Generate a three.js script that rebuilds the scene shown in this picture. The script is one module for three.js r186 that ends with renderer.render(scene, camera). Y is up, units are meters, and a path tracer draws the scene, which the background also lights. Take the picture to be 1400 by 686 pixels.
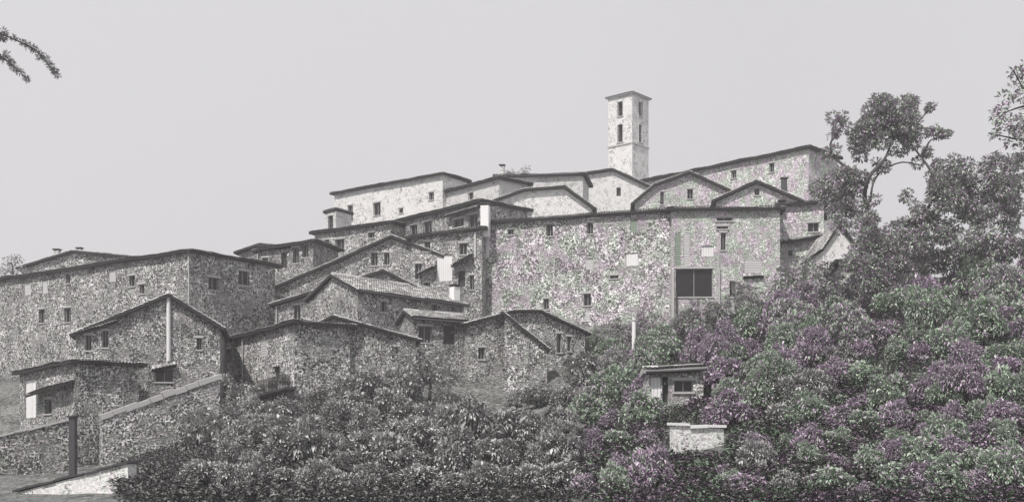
import * as THREE from 'three';
import { mergeGeometries } from 'three/addons/utils/BufferGeometryUtils.js';

// ---------- camera, sky, sun, exposure ----------
const F = 343 / Math.tan(12 * Math.PI / 180), EYE = 1.7, HZ = 620;
const scene = new THREE.Scene();
const camera = new THREE.PerspectiveCamera(24, 1400 / 686, 0.5, 3000);
camera.position.set(0, EYE, 0);
camera.lookAt(0, EYE, -10);
camera.setViewOffset(1400, 686, 0, 343 - HZ, 1400, 686);

function rng(seed) { let s = seed >>> 0; return () => { s = (s + 0x6D2B79F5) >>> 0; let t = s; t = Math.imul(t ^ (t >>> 15), t | 1); t ^= t + Math.imul(t ^ (t >>> 7), t | 61); return ((t ^ (t >>> 14)) >>> 0) / 4294967296; }; }
function hash2(x, y, s) { let h = Math.imul(x, 374761393) + Math.imul(y, 668265263) + Math.imul(s, 982451653); h = Math.imul(h ^ (h >>> 13), 1274126177); return ((h ^ (h >>> 16)) >>> 0) / 4294967296; }
const mod = (a, n) => ((a % n) + n) % n;
function vnoise(x, y, per, s) { // periodic value noise
  const xi = Math.floor(x), yi = Math.floor(y); let fx = x - xi, fy = y - yi; fx = fx * fx * (3 - 2 * fx); fy = fy * fy * (3 - 2 * fy);
  const g = (a, b) => hash2(mod(a, per), mod(b, per), s);
  return (g(xi, yi) * (1 - fx) + g(xi + 1, yi) * fx) * (1 - fy) + (g(xi, yi + 1) * (1 - fx) + g(xi + 1, yi + 1) * fx) * fy;
}
{
  const w = 256, h = 128, d = new Float32Array(w * h * 4);
  for (let j = 0; j < h; j++) for (let i = 0; i < w; i++) {
    const n = 0.6 * vnoise(i / 32, j / 26, 8, 3) + 0.4 * vnoise(i / 8, j / 16, 32, 5) - 0.5;
    const b = 0.715 * (1 + 0.13 * n), k = (j * w + i) * 4;
    d[k] = b * 1.0; d[k + 1] = b * 0.985; d[k + 2] = b * 1.012; d[k + 3] = 1;
  }
  const t = new THREE.DataTexture(d, w, h, THREE.RGBAFormat, THREE.FloatType);
  t.mapping = THREE.EquirectangularReflectionMapping; t.magFilter = THREE.LinearFilter; t.minFilter = THREE.LinearFilter; t.wrapS = THREE.RepeatWrapping; t.needsUpdate = true;
  scene.background = t; scene.environment = t;
}
const sun = new THREE.DirectionalLight(0xfff9f3, 4.2);
sun.position.set(-60, 165, 0); sun.target.position.set(0, 10, -100);
sun.castShadow = true; sun.shadow.radius = 5; sun.shadow.mapSize.set(2048, 2048);
Object.assign(sun.shadow.camera, { left: -110, right: 110, top: 110, bottom: -110, near: 1, far: 500 });
scene.add(sun, sun.target);
scene.fog = new THREE.FogExp2(0xd9d7da, 0.0008);
const renderer = new THREE.WebGLRenderer({ antialias: true });
renderer.setSize(1024, 501);
renderer.toneMapping = THREE.LinearToneMapping; renderer.toneMappingExposure = 1;
renderer.shadowMap.enabled = true;

// ---------- names ----------
const taken = {};
function numbered(n) { const k = taken[n] = (taken[n] ?? -1) + 1; return k ? `${n}_${String(k).padStart(3, '0')}` : n; }
function tag(o, label, category, group, kind) { o.userData.label = label; if (category) o.userData.category = category; if (group) o.userData.group = group; if (kind) o.userData.kind = kind; return o; }
function mesh(name, g, m, parent) { const o = new THREE.Mesh(g, m); o.name = name; o.castShadow = o.receiveShadow = true; parent.add(o); return o; }
function thing(name, label, category, group, p = [0, 0, 0], turn = 0) { const o = new THREE.Group(); o.name = numbered(name); o.position.set(...p); o.rotation.y = turn; scene.add(o); return tag(o, label, category, group); }
const at = (px, py, d) => new THREE.Vector3((px - 700) / F * d, EYE + (HZ - py) / F * d, -d);

// ---------- textures ----------
function tex(n, fn, srgb, metres) {
  const d = new Uint8Array(n * n * 4);
  for (let j = 0; j < n; j++) for (let i = 0; i < n; i++) { const c = fn(i, j), k = (j * n + i) * 4; d[k] = c[0]; d[k + 1] = c[1]; d[k + 2] = c[2]; d[k + 3] = 255; }
  const t = new THREE.DataTexture(d, n, n); t.wrapS = t.wrapT = THREE.RepeatWrapping; t.magFilter = THREE.LinearFilter; t.minFilter = THREE.LinearMipmapLinearFilter; t.generateMipmaps = true;
  if (srgb) t.colorSpace = THREE.SRGBColorSpace; t.repeat.set(1 / metres, 1 / metres); t.needsUpdate = true; return t;
}
const cl = v => Math.max(0, Math.min(255, Math.round(v)));
// irregular rubble: cells with sunk mortar joints. kind 0 grey, 1 with mauve and green stones, 2 limewashed
const TN = 1024, TM = 16;
function cellField(cells, seed) {
  const id = new Float32Array(TN * TN), edge = new Float32Array(TN * TN), ix = new Float32Array(TN * TN);
  for (let j = 0; j < TN; j++) for (let i = 0; i < TN; i++) {
    const wx = (vnoise(i / 14, j / 14, 128 * 8, seed + 9) - 0.5) * 0.0;
    const x = i / TN * cells + (vnoise(i / 16, j / 16, 64, seed + 1) - 0.5) * 0.9 + wx, y = (j / TN * cells) + (vnoise(i / 16, j / 16, 64, seed + 2) - 0.5) * 0.9;
    const xi = Math.floor(x), yi = Math.floor(y); let f1 = 9, f2 = 9, b = 0;
    for (let a = -1; a <= 1; a++) for (let c = -1; c <= 1; c++) {
      const gx = xi + a, gy = yi + c, mx = mod(gx, cells), my = mod(gy, cells);
      const dx = gx + 0.15 + 0.7 * hash2(mx, my, seed) - x, dy = (gy + 0.15 + 0.7 * hash2(mx, my, seed + 7) - y) * 1.2, dd = Math.hypot(dx, dy);
      if (dd < f1) { f2 = f1; f1 = dd; b = hash2(mx, my, seed + 13); } else if (dd < f2) f2 = dd;
    }
    id[j * TN + i] = b; edge[j * TN + i] = f2 - f1;
  }
  return { id, edge };
}
const CF = cellField(72, 11);
const worm = (i, j, c, sd) => { const n = vnoise(i / c, j / c, Math.round(TN / c), sd); return 1 - Math.min(1, Math.abs(n - 0.5) * 5.2); }; // winding ridges of small stones and mortar
const grain = new Float32Array(TN * TN);
for (let j = 0; j < TN; j++) for (let i = 0; i < TN; i++) {
  const k = j * TN + i, x = i + 7 * (vnoise(i / 8, j / 8, 128, 61) - 0.5), y = j + 7 * (vnoise(i / 8, j / 8, 128, 62) - 0.5);
  const w = 0.45 * worm(x, y, 12.8, 63) + 0.5 * worm(x, y, 8, 64) * (0.5 + vnoise(i / 64, j / 64, 16, 65)) + 0.12 * vnoise(i / 25.6, j / 25.6, 40, 67), e = (Math.min(1, CF.edge[k] / 0.22) - 0.35) * (0.2 + 0.3 * CF.id[k]);
  grain[k] = Math.max(0, Math.min(1, 0.46 + (w * 0.85 + e - 0.44) * 1.5 + 0.3 * (vnoise(i / 4, j / 4, 256, 66) - 0.5)));
}
function rubble(kind) {
  return tex(TN, (i, j) => {
    const k = j * TN + i, id = CF.id[k], q0 = grain[k];
    const fine = vnoise(i / 4, j / 4, 256, 21) - 0.5, big = vnoise(i / 128, j / 128, 8, 23) - 0.5, mid = vnoise(i / 32, j / 32, 32, 25) - 0.5;
    const [lo, hi] = [[52, 226], [84, 244], [0, 0], [136, 250]][kind];
    let v = lo + (hi - lo) * q0 + 20 * big + 26 * mid + 14 * fine;
    if (kind !== 2) { const pl = Math.min(1, Math.max(0, (vnoise(i / 51.2, j / 51.2, 20, 71) * 0.6 + vnoise(i / 25.6, j / 25.6, 40, 72) * 0.4 - 0.56) * 14)); v += ((lo + (hi - lo) * (0.42 + 0.25 * q0)) + 12 * fine - v) * pl * 0.7; }
    if (kind === 2) { const worn = Math.min(1, Math.max(0, mid * 1.5 + 0.8 * big + 0.3)); v = 240 + 14 * fine - (0.25 + worn) * 210 * Math.max(0, 0.5 - q0); }
    let r = v, g = v, b = v;
    if (kind === 1 || kind === 3) { const h = vnoise(i / 42.67, j / 42.67, 24, 31) - 0.5, q = Math.max(-1, Math.min(1, h * 3 + (id - 0.5) * 0.5)), a = kind === 1 ? 0.42 : 0.55; r += 9 * q * a; b += 10 * q * a; g -= 10 * q * a; }
    else { const q = (id * 7.3 % 1) - 0.5; r += 5 * q; b += 5 * q; g -= 4 * q; }
    return [cl(r), cl(g), cl(b)];
  }, true, TM);
}
const bumpRubble = tex(TN, (i, j) => { const v = 255 * grain[j * TN + i]; return [cl(v), cl(v), cl(v)]; }, false, TM);
const rub = [rubble(0), rubble(1), rubble(2), rubble(3)];
const tileTex = tex(512, (i, j) => { const c = hash2(Math.floor(i / 16), Math.floor(j / 25.6), 41), n = vnoise(i / 5, j / 5, 1024, 42), l = vnoise(i / 64, j / 64, 8, 43); const v = 105 + 80 * c + 50 * (n - 0.5) + 50 * (l - 0.5); return [cl(v), cl(v), cl(v * 1.0)]; }, true, 8);
const groundTex = tex(TN, (i, j) => { const n = vnoise(i / 4, j / 4, 256, 51), m = vnoise(i / 16, j / 16, 64, 52), b = vnoise(i / 128, j / 128, 8, 53); const v = 110 + 110 * (n - 0.5) + 90 * (m - 0.5) + 40 * (b - 0.5); return [cl(v), cl(v + 2), cl(v)]; }, true, 12);
function stoneMat(kind, c, bump = 0.06) { const m = new THREE.MeshStandardMaterial({ map: rub[kind], bumpMap: bumpRubble, bumpScale: bump, roughness: 0.95 }); m.color.setRGB(c, c, c * 1.0); return m; }
const plain = (r, g, b, rough = 0.85) => { const m = new THREE.MeshStandardMaterial({ roughness: rough }); m.color.setRGB(r, g ?? r, b ?? r); return m; };
const M = {
  grey: stoneMat(0, 1), grey2: stoneMat(0, 0.88), light: stoneMat(0, 1.15), tint: stoneMat(1, 1), tintL: stoneMat(3, 0.95), lime: stoneMat(2, 0.86, 0.02), lime2: stoneMat(2, 0.74, 0.03),
  tile: new THREE.MeshStandardMaterial({ map: tileTex, roughness: 0.9, side: THREE.DoubleSide }),
  wood: plain(0.022, 0.022, 0.023), gutter: plain(0.05, 0.05, 0.055, 0.6), frame: plain(0.3, 0.3, 0.305, 0.7), pane: plain(0.012, 0.012, 0.014, 0.35),  // near-black wood and gutter put the under-eave shadow into their colour
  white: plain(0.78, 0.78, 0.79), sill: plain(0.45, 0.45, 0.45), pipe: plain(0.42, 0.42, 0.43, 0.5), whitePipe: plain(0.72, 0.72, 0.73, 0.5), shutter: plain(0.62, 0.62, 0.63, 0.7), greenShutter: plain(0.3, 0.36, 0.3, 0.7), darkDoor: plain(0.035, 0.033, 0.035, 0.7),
  bark: plain(0.06, 0.058, 0.06, 0.95), iron: plain(0.03, 0.03, 0.03, 0.6),
};

// ---------- terrain ----------
const COLS = [-500, 0, 100, 200, 300, 400, 500, 600, 700, 800, 900, 1000, 1100, 1200, 1300, 1400, 1900];
const ROWS = [ // distance, then the height at each column
  [0, ...COLS.map(() => 0)],
  [42, ...COLS.map(() => -0.1)],
  [60, -.5, -.4, -.4, -.2, .4, .9, 1.2, 1.3, 1.3, 1.7, 2.4, 3.4, 4.2, 4.8, 5.4, 6, 6],
  [76, -.2, 0, 0, .4, 1.6, 2.8, 3.1, 2.7, 2.6, 3.8, 5.6, 7.4, 8.6, 9.4, 10.2, 11, 11],
  [92, 1, 1, .9, 1.2, 2.8, 5.0, 5.6, 5.2, 5.2, 6.6, 8.6, 11, 12.4, 13.4, 14.4, 15.2, 15],
  [108, 4, 4, 4, 4.5, 6.5, 8.5, 9.5, 9.5, 9.5, 10.5, 12, 14, 15.4, 16.4, 17.2, 18, 18],
  [125, 9, 9, 10, 11, 13, 15, 16.5, 17, 18, 18.5, 18.5, 19, 19, 18.5, 18.5, 19, 18],
  [145, 13, 15, 16, 17, 19, 22, 25, 27, 28, 28, 27.5, 26.5, 25, 22, 20, 19, 16],
  [170, 14, 16, 18, 20, 22, 26, 29, 32, 34, 34, 33, 31, 28, 23, 20, 18, 14],
  [220, 10, 12, 14, 16, 18, 22, 26, 28, 30, 30, 28, 26, 22, 18, 14, 12, 8],
  [400, 0, 0, 0, 0, 0, 0, 0, 0, 0, 0, 0, 0, 0, 0, 0, 0, 0],
];
const TX = ROWS.map(r => COLS.map(c => (c - 700) / F * Math.max(r[0], 42))); // world X of every column
const sm = t => t * t * (3 - 2 * t);
function rowHeight(i, x) { const X = TX[i], r = ROWS[i]; if (x <= X[0]) return r[1]; for (let k = 1; k < X.length; k++) if (x <= X[k]) { const t = (x - X[k - 1]) / (X[k] - X[k - 1]); return r[k] + (r[k + 1] - r[k]) * sm(t); } return r[r.length - 1]; }
function ground(x, d) {
  if (d <= 0) return 0; if (d >= 400) return 0;
  let i = 1; while (ROWS[i][0] < d) i++;
  const t = (d - ROWS[i - 1][0]) / (ROWS[i][0] - ROWS[i - 1][0]);
  return rowHeight(i - 1, x) + (rowHeight(i, x) - rowHeight(i - 1, x)) * t;
}
{
  const xs = [], ds = []; for (let x = -900; x <= 900; x += Math.abs(x) < 110 ? 2 : 40) xs.push(x); for (let d = -400; d <= 1500; d += d >= 30 && d < 230 ? 2 : 40) ds.push(d);
  const p = [], uv = [], ix = []; const R = rng(5);
  for (const d of ds) for (const x of xs) { p.push(x, ground(x, d) + (d > 42 && d < 300 ? (R() - 0.5) * 0.25 : 0), -d); uv.push(x, d); }
  const n = xs.length; for (let j = 0; j < ds.length - 1; j++) for (let i = 0; i < n - 1; i++) { const a = j * n + i; ix.push(a, a + 1, a + n, a + 1, a + n + 1, a + n); }
  const g = new THREE.BufferGeometry(); g.setAttribute('position', new THREE.Float32BufferAttribute(p, 3)); g.setAttribute('uv', new THREE.Float32BufferAttribute(uv, 2)); g.setIndex(ix); g.computeVertexNormals();
  const m = new THREE.MeshStandardMaterial({ map: groundTex, roughness: 1 }); m.color.setRGB(0.7, 0.7, 0.7);
  tag(mesh('hillside_ground', g, m, scene), 'grey weedy hillside ground below the village', null, null, 'structure');
}
function hit(px, py) { // where a line of sight meets the hillside
  for (let d = 38; d < 160; d += 0.4) { const P = at(px, py, d); if (P.y < ground(P.x, d)) return P; } return null;
}

// ---------- building pieces ----------
function box(x0, x1, y0, y1, z0, z1) {
  const g = new THREE.BoxGeometry(x1 - x0, y1 - y0, z1 - z0); const u = g.attributes.uv, s = [[z1 - z0, y1 - y0], [z1 - z0, y1 - y0], [x1 - x0, z1 - z0], [x1 - x0, z1 - z0], [x1 - x0, y1 - y0], [x1 - x0, y1 - y0]];
  for (let i = 0; i < 24; i++) { const f = s[i >> 2]; u.setXY(i, u.getX(i) * f[0] + x0, u.getY(i) * f[1] + y0); }
  g.translate((x0 + x1) / 2, (y0 + y1) / 2, (z0 + z1) / 2); return g;
}
function panel(poly, holes, t) { // wall of thickness t in x,y; outer face at z = 0
  const s = new THREE.Shape(poly.map(p => new THREE.Vector2(p[0], p[1])));
  for (const [a, b, c, d] of holes) { const h = new THREE.Path(); h.moveTo(a, b); h.lineTo(a, d); h.lineTo(c, d); h.lineTo(c, b); h.closePath(); s.holes.push(h); }
  const g = new THREE.ExtrudeGeometry(s, { depth: t, bevelEnabled: false }); g.translate(0, 0, -t); return g;
}
// rows of half-round tiles: O at the eave, e along the eave, s up the slope
function sag(O, le) { const k = Math.round(O.x * 7 + O.y * 13 + O.z * 5 + le * 11) & 1023; return u => 0.13 * (vnoise(u * le / 2.3 + k, k, 4096, 81) - 0.5) + 0.05 * (vnoise(u * le / 0.7 + k, k, 4096, 82) - 0.5); }
function tileSheet(O, e, s, R) {
  const wob = sag(O, e.length());
  const le = e.length(), ls = s.length(), n = Math.max(2, Math.round(le / 0.26)), c = Math.max(1, Math.round(ls / 0.42));
  const nn = new THREE.Vector3().crossVectors(e, s).normalize(); if (nn.y < 0) nn.negate();
  const p = [], uv = [], ix = []; const N = n * 4 + 1;
  for (let j = 0; j < c; j++) {
    const row = p.length / 3, off = (R() - 0.5) * 0.03;
    for (const v of [j / c, (j + 1) / c]) for (let i = 0; i < N; i++) {
      const u = i / (N - 1), h = 0.015 + 0.085 * Math.pow(Math.abs(Math.sin(u * n * Math.PI)), 0.8) + (v === j / c ? 0.045 : 0) + 0.03 * (vnoise(u * le, v * ls, 999, 77) - 0.5) + off * 0.5;
      const P = O.clone().addScaledVector(e, u).addScaledVector(s, v).addScaledVector(nn, h); P.y += wob(u); p.push(P.x, P.y, P.z); uv.push(u * le, v * ls);
    }
    for (let i = 0; i < N - 1; i++) { const a = row + i; ix.push(a, a + 1, a + N, a + 1, a + N + 1, a + N); }
  }
  const g = new THREE.BufferGeometry(); g.setAttribute('position', new THREE.Float32BufferAttribute(p, 3)); g.setAttribute('uv', new THREE.Float32BufferAttribute(uv, 2)); g.setIndex(ix); g.computeVertexNormals(); return g;
}
function slab(O, e, s, th) { // closed board under the tiles
  const nn = new THREE.Vector3().crossVectors(e, s).normalize(); if (nn.y < 0) nn.negate();
  const wob = sag(O, e.length()), n = Math.max(1, Math.round(e.length() / 0.6)), q = [], quad = (a, b, c, d) => q.push(a, b, c, a, c, d);
  const P = (i, v, k) => { const p = O.clone().addScaledVector(e, i / n).addScaledVector(s, v).addScaledVector(nn, -th * k); p.y += wob(i / n); return p; };
  for (let i = 0; i < n; i++) { quad(P(i, 0, 0), P(i + 1, 0, 0), P(i + 1, 1, 0), P(i, 1, 0)); quad(P(i, 1, 1), P(i + 1, 1, 1), P(i + 1, 0, 1), P(i, 0, 1)); quad(P(i, 0, 1), P(i + 1, 0, 1), P(i + 1, 0, 0), P(i, 0, 0)); quad(P(i + 1, 1, 1), P(i, 1, 1), P(i, 1, 0), P(i + 1, 1, 0)); }
  quad(P(0, 1, 1), P(0, 0, 1), P(0, 0, 0), P(0, 1, 0)); quad(P(n, 0, 1), P(n, 1, 1), P(n, 1, 0), P(n, 0, 0));
  const g = new THREE.BufferGeometry(); g.setAttribute('position', new THREE.Float32BufferAttribute(q.flatMap(v => [v.x, v.y, v.z]), 3)); g.computeVertexNormals(); return g;
}
const V = (x, y, z) => new THREE.Vector3(x, y, z);
function tube(pts, r, seg = 7, r1) { // tapered tube through points
  const c = new THREE.CatmullRomCurve3(pts), n = Math.max(3, pts.length * 4), g = new THREE.TubeGeometry(c, n, 1, seg, false), p = g.attributes.position;
  for (let i = 0; i <= n; i++) { const P = c.getPointAt(i / n), k = r + ((r1 ?? r) - r) * i / n; for (let j = 0; j <= seg; j++) { const q = i * (seg + 1) + j; p.setXYZ(q, P.x + (p.getX(q) - P.x) * k, P.y + (p.getY(q) - P.y) * k, P.z + (p.getZ(q) - P.z) * k); } }
  g.computeVertexNormals(); return g;
}
// a window, door or shutter in the wall opening [x0,y0,x1,y1]; face = transform of that wall
function opening(parent, r, type, t, place) {
  const [a, b, c, d] = r, w = c - a, put = g => { if (place) g.applyMatrix4(place); return g; };
  if (type === 'shutter' || type === 'green') {
    const o = mesh('shutter', put(box(a, c, b, d, -0.14, -0.08)), type === 'green' ? M.greenShutter : M.shutter, parent);
    const n = Math.max(3, Math.round((d - b) / 0.22)); const g = []; for (let i = 0; i < n; i++) { const y = b + (d - b) * (i + 0.2) / n; g.push(box(a + 0.05, c - 0.05, y, y + 0.5 * (d - b) / n, -0.08, -0.03)); }
    mesh('louvre', put(mergeGeometries(g)), type === 'green' ? M.greenShutter : M.shutter, o); return;
  }
  if (type === 'plain') {
    const o = mesh('white_panel', put(box(a, c, b, d, -0.2, -0.14)), M.sill, parent), n = Math.max(3, Math.round(w / 0.22)), RB = rng(Math.round(a * 97));
    for (let i = 0; i < n; i++) mesh('board', put(box(a + w * i / n + 0.012, a + w * (i + 1) / n - 0.012, b + 0.03 + 0.03 * RB(), d - 0.03, -0.137, -0.09 - 0.02 * RB())), M.white, o); return;
  }
  if (type === 'open') return;
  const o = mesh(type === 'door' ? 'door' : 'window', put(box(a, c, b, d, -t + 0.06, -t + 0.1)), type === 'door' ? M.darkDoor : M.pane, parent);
  if (type === 'door') { mesh('handle', put(box(c - 0.2, c - 0.12, b + 1, b + 1.14, -t + 0.1, -t + 0.16)), M.sill, o); return; }
  const f = Math.min(0.06, w * 0.1), z0 = -t + 0.1, z1 = -t + 0.16, m = (a + c) / 2;
  mesh('frame', put(mergeGeometries([box(a, a + f, b, d, z0, z1), box(c - f, c, b, d, z0, z1), box(a + f, c - f, b, b + f, z0, z1), box(a + f, c - f, d - f, d, z0, z1), box(m - f / 2, m + f / 2, b + f, d - f, z0, z1 - 0.01)])), M.frame, o);
  mesh('lintel', put(box(a - 0.16, c + 0.16, d + 0.002, d + 0.17, -0.1, 0.045)), M.sill, o);
  mesh('sill', put(box(a - 0.1, c + 0.1, b - 0.1, b - 0.002, -0.1, 0.1)), M.sill, o);
}
/* house: a and b = [pixel x, distance] of the two ends of the front wall; top = roof profile (pixels on the front wall);
   roof 'gable' (ridge runs back) or 'eave' (ridge runs along the front); len = depth; wins on the front wall; rwins on the right wall */
function house(o) {
  const A = [(o.a[0] - 700) / F * o.a[1], o.a[1]], B = [(o.b[0] - 700) / F * o.b[1], o.b[1]];
  const dx = B[0] - A[0], dd = B[1] - A[1], W = Math.hypot(dx, dd), T = 0.4, L = o.len ?? 9, R = rng(o.seed ?? Math.round(W * 1000));
  const back = [dd / W * -1, dx / W]; // x, distance
  let base = Infinity; for (const [x, d] of [A, B, [A[0] + back[0] * L, A[1] + back[1] * L], [B[0] + back[0] * L, B[1] + back[1] * L], [(A[0] + B[0]) / 2, (A[1] + B[1]) / 2]]) base = Math.min(base, ground(x, d));
  base -= 0.6; if (o.base !== undefined) base = Math.min(base, o.base);
  const g = thing(o.name, o.label, o.cat ?? 'house', o.group, [A[0], base, -A[1]], Math.atan2(dd, dx));
  const uv = (px, py) => { const k = (px - 700) / F, t = (k * A[1] - A[0]) / (dx - k * dd), d = A[1] + t * dd; return [t * W, EYE + (HZ - py) / F * d - base]; };
  let top = o.top.map(p => uv(...p)); top[0][0] = 0; top[top.length - 1][0] = W;
  const hip = o.roof === 'hip', eave = o.roof === 'eave', pitch = o.pitch ?? 0.34, oh = o.over ?? 0.5, wall = o.mat ?? M.grey;
  const clampR = r => [Math.max(0.15, r[0]), Math.max(0.3, r[1]), Math.min(W - 0.15, r[2]), r[3]];
  const rect = w => { const p = uv(w[0], w[3]), q = uv(w[2], w[1]); return clampR([p[0], p[1], q[0], q[1]]); };
  const wins = (o.wins ?? []).map(w => [rect(w), w[4] ?? 'window']).filter(w => w[0][2] - w[0][0] > 0.15);
  const holes = wins.map(w => w[0]);
  mesh('wall', panel([[0, 0], ...top, [W, 0]], holes, T), wall, g);
  for (const [r, ty] of wins) opening(g, r, ty, T);
  const us = 0.85 + 0.5 * R(), uo = R() * 16, vo = R() * 16;
  const h0 = top[0][1], h1 = top[top.length - 1][1];
  const sidePoly = h => eave ? [[0, 0], [0, h], [L / 2, h + pitch * L / 2], [L, h], [L, 0]] : [[0, 0], [0, h], [L, h], [L, 0]];
  const cut = poly => poly.map(([x, y]) => [Math.min(Math.max(x, T), L - T), y]);
  // right side: local x runs back
  const mr = new THREE.Matrix4().makeRotationY(Math.PI / 2).setPosition(W, 0, 0), ml = new THREE.Matrix4().makeRotationY(-Math.PI / 2).setPosition(0, 0, 0);
  const rw = (o.rwins ?? []).map(r => [[r[0] * L, h1 - r[3], r[1] * L, h1 - r[2]], r[4] ?? 'window']);
  mesh('wall', panel(cut(sidePoly(h1)), rw.map(r => r[0]), T).applyMatrix4(mr), wall, g);
  for (const [r, ty] of rw) opening(g, r, ty, T, mr);
  { const q = panel(cut(sidePoly(h0)).map(([x, y]) => [-x, y]).reverse(), [], T); q.applyMatrix4(ml); mesh('wall', q, wall, g); }
  { const q = panel([[0, 0], [W, 0], ...(eave || hip ? [[W, h1], [0, h0]] : [...top].reverse())], [], T); q.translate(0, 0, -L + T); mesh('wall', q, wall, g); }
  for (const c of g.children) if (c.name === 'wall') { const u = c.geometry.attributes.uv; for (let i = 0; i < u.count; i++) u.setXY(i, u.getX(i) * us + uo, u.getY(i) * us + vo); }
  // roof
  const th = o.thick ?? 0.22, tiles = [], boards = [];
  if (o.roof !== 'none') {
    if (hip) {
      const hp = o.pitch ?? 0.16, sl = (h1 - h0) / W, y0 = h0 + 0.04 + th - hp * oh, y1 = h1 + 0.04 + th - hp * oh, m = Math.min(L, W) / 2 + oh - 0.01, rise = hp * m;
      const c = [V(-oh, y0 - sl * oh, oh), V(W + oh, y1 + sl * oh, oh), V(W + oh, y1 + sl * oh, -L - oh), V(-oh, y0 - sl * oh, -L - oh)];
      const wide = W >= L, ra = wide ? V(-oh + m, y0 + sl * (m - oh) + rise, -L / 2) : V(W / 2, (y0 + y1) / 2 + rise, oh - m), rb = wide ? V(W + oh - m, y1 - sl * (m - oh) + rise, -L / 2) : V(W / 2, (y0 + y1) / 2 + rise, -L - oh + m);
      const q = []; const tri = (...v) => q.push(...v);
      if (wide) { tri(c[0], c[1], rb); tri(c[0], rb, ra); tri(c[1], c[2], rb); tri(c[2], c[3], ra); tri(c[2], ra, rb); tri(c[3], c[0], ra); }
      else { tri(c[0], c[1], ra); tri(c[1], c[2], rb); tri(c[1], rb, ra); tri(c[2], c[3], rb); tri(c[3], c[0], ra); tri(c[3], ra, rb); }
      const hg = new THREE.BufferGeometry(); hg.setAttribute('position', new THREE.Float32BufferAttribute(q.flatMap(v => [v.x, v.y, v.z]), 3)); hg.setAttribute('uv', new THREE.Float32BufferAttribute(q.flatMap(v => [v.x, v.z]), 2)); hg.computeVertexNormals(); tiles.push(hg);
      for (let k = 0; k < 4; k++) {
        const a = c[k], b = c[(k + 1) % 4], e = b.clone().sub(a), inn = V(-e.z, 0, e.x).normalize(); if (inn.dot(V(W / 2, 0, -L / 2).sub(a)) < 0) inn.negate();
        const s = inn.clone().multiplyScalar(oh + 0.1); s.y = hp * (oh + 0.1); tiles.push(tileSheet(a, e, s, R)); boards.push(slab(a, e, s, th));
      }
    } else if (eave) {
      const rise = pitch * L / 2, lift = 0.04;
      const e = V(W + 2 * oh * 0.6, h1 - h0, 0);
      for (const sgn of [1, -1]) {
        const z0 = sgn > 0 ? oh : -L - oh, O = V(-oh * 0.6, h0 - pitch * oh + lift + th, z0), s = V(0, rise + pitch * oh, sgn > 0 ? -L / 2 - oh : L / 2 + oh);
        tiles.push(tileSheet(O, e, s, R)); boards.push(slab(O, e, s, th));
      }
      const rd = tube([V(-oh * 0.6, h0 + rise + lift + th + 0.05, -L / 2), V(W / 2, (h0 + h1) / 2 + rise + lift + th + 0.03, -L / 2), V(W + oh * 0.6, h1 + rise + lift + th + 0.05, -L / 2)], 0.16, 6); tiles.push(rd);
    } else {
      for (let i = 0; i < top.length - 1; i++) {
        let p = V(top[i][0], top[i][1] + 0.04 + th, oh), q = V(top[i + 1][0], top[i + 1][1] + 0.04 + th, oh); const dir = q.clone().sub(p).normalize();
        if (i === 0) p.addScaledVector(dir, -oh); if (i === top.length - 2) q.addScaledVector(dir, oh);
        let lo = p, hi = q; if (q.y < p.y) { lo = q; hi = p; }
        const e = V(0, 0, -L - 2 * oh), s = hi.clone().sub(lo);
        tiles.push(tileSheet(lo, e, s, R)); boards.push(slab(lo, e, s, th));
      }
    }
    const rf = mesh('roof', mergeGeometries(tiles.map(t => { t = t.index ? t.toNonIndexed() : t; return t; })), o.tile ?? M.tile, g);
    mesh('eave_shade_board', mergeGeometries(boards), o.board ?? M.wood, rf);  // board coloured near-black to paint the shadow line along the roof edge
    if (eave && o.gutter !== false) mesh('gutter', tube([V(-oh * 0.5, h0 - pitch * oh + th - 0.08, oh + 0.1), V(W / 2, (h0 + h1) / 2 - pitch * oh + th - 0.09, oh + 0.1), V(W + oh * 0.5, h1 - pitch * oh + th - 0.08, oh + 0.1)], 0.09, 6), M.gutter, rf);  // dark gutter added to thicken the painted eave shadow
  }
  for (const c of o.chimneys ?? []) { // [px centre, py top, py bottom, width px]
    const p = uv(c[0], c[1]), q = uv(c[0], c[2]), w = Math.abs(uv(c[0] + c[3] / 2, 300)[0] - uv(c[0] - c[3] / 2, 300)[0]) / 2, z = c[4] ?? -1.2;
    const ch = mesh('chimney', mergeGeometries([box(p[0] - w, p[0] + w, q[1], p[1] - 0.25, z - w, z + w)]), c[5] ?? M.lime2, g);
    mesh('chimney_cap', mergeGeometries([box(p[0] - w - 0.1, p[0] + w + 0.1, p[1] - 0.1, p[1], z - w - 0.1, z + w + 0.1), box(p[0] - w, p[0] - w + 0.12, p[1] - 0.25, p[1] - 0.1, z - w, z + w), box(p[0] + w - 0.12, p[0] + w, p[1] - 0.25, p[1] - 0.1, z - w, z + w)]), M.gutter, ch);
  }
  for (const c of o.pipes ?? []) { const p = uv(c[0], c[1]), q = uv(c[0], c[2]); mesh(c[4] ?? 'drainpipe', tube([V(p[0], p[1], 0.16), V((p[0] + q[0]) / 2, (p[1] + q[1]) / 2, 0.14), V(q[0], q[1], 0.15)], c[3], 8), c[5] ?? M.pipe, g); }
  for (const c of o.pilasters ?? []) { const p = uv(c[0], c[3]), q = uv(c[2], c[1]); mesh('pilaster', box(p[0], q[0], p[1], q[1], 0.003, 0.16), c[4] ?? M.white, g); }
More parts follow.
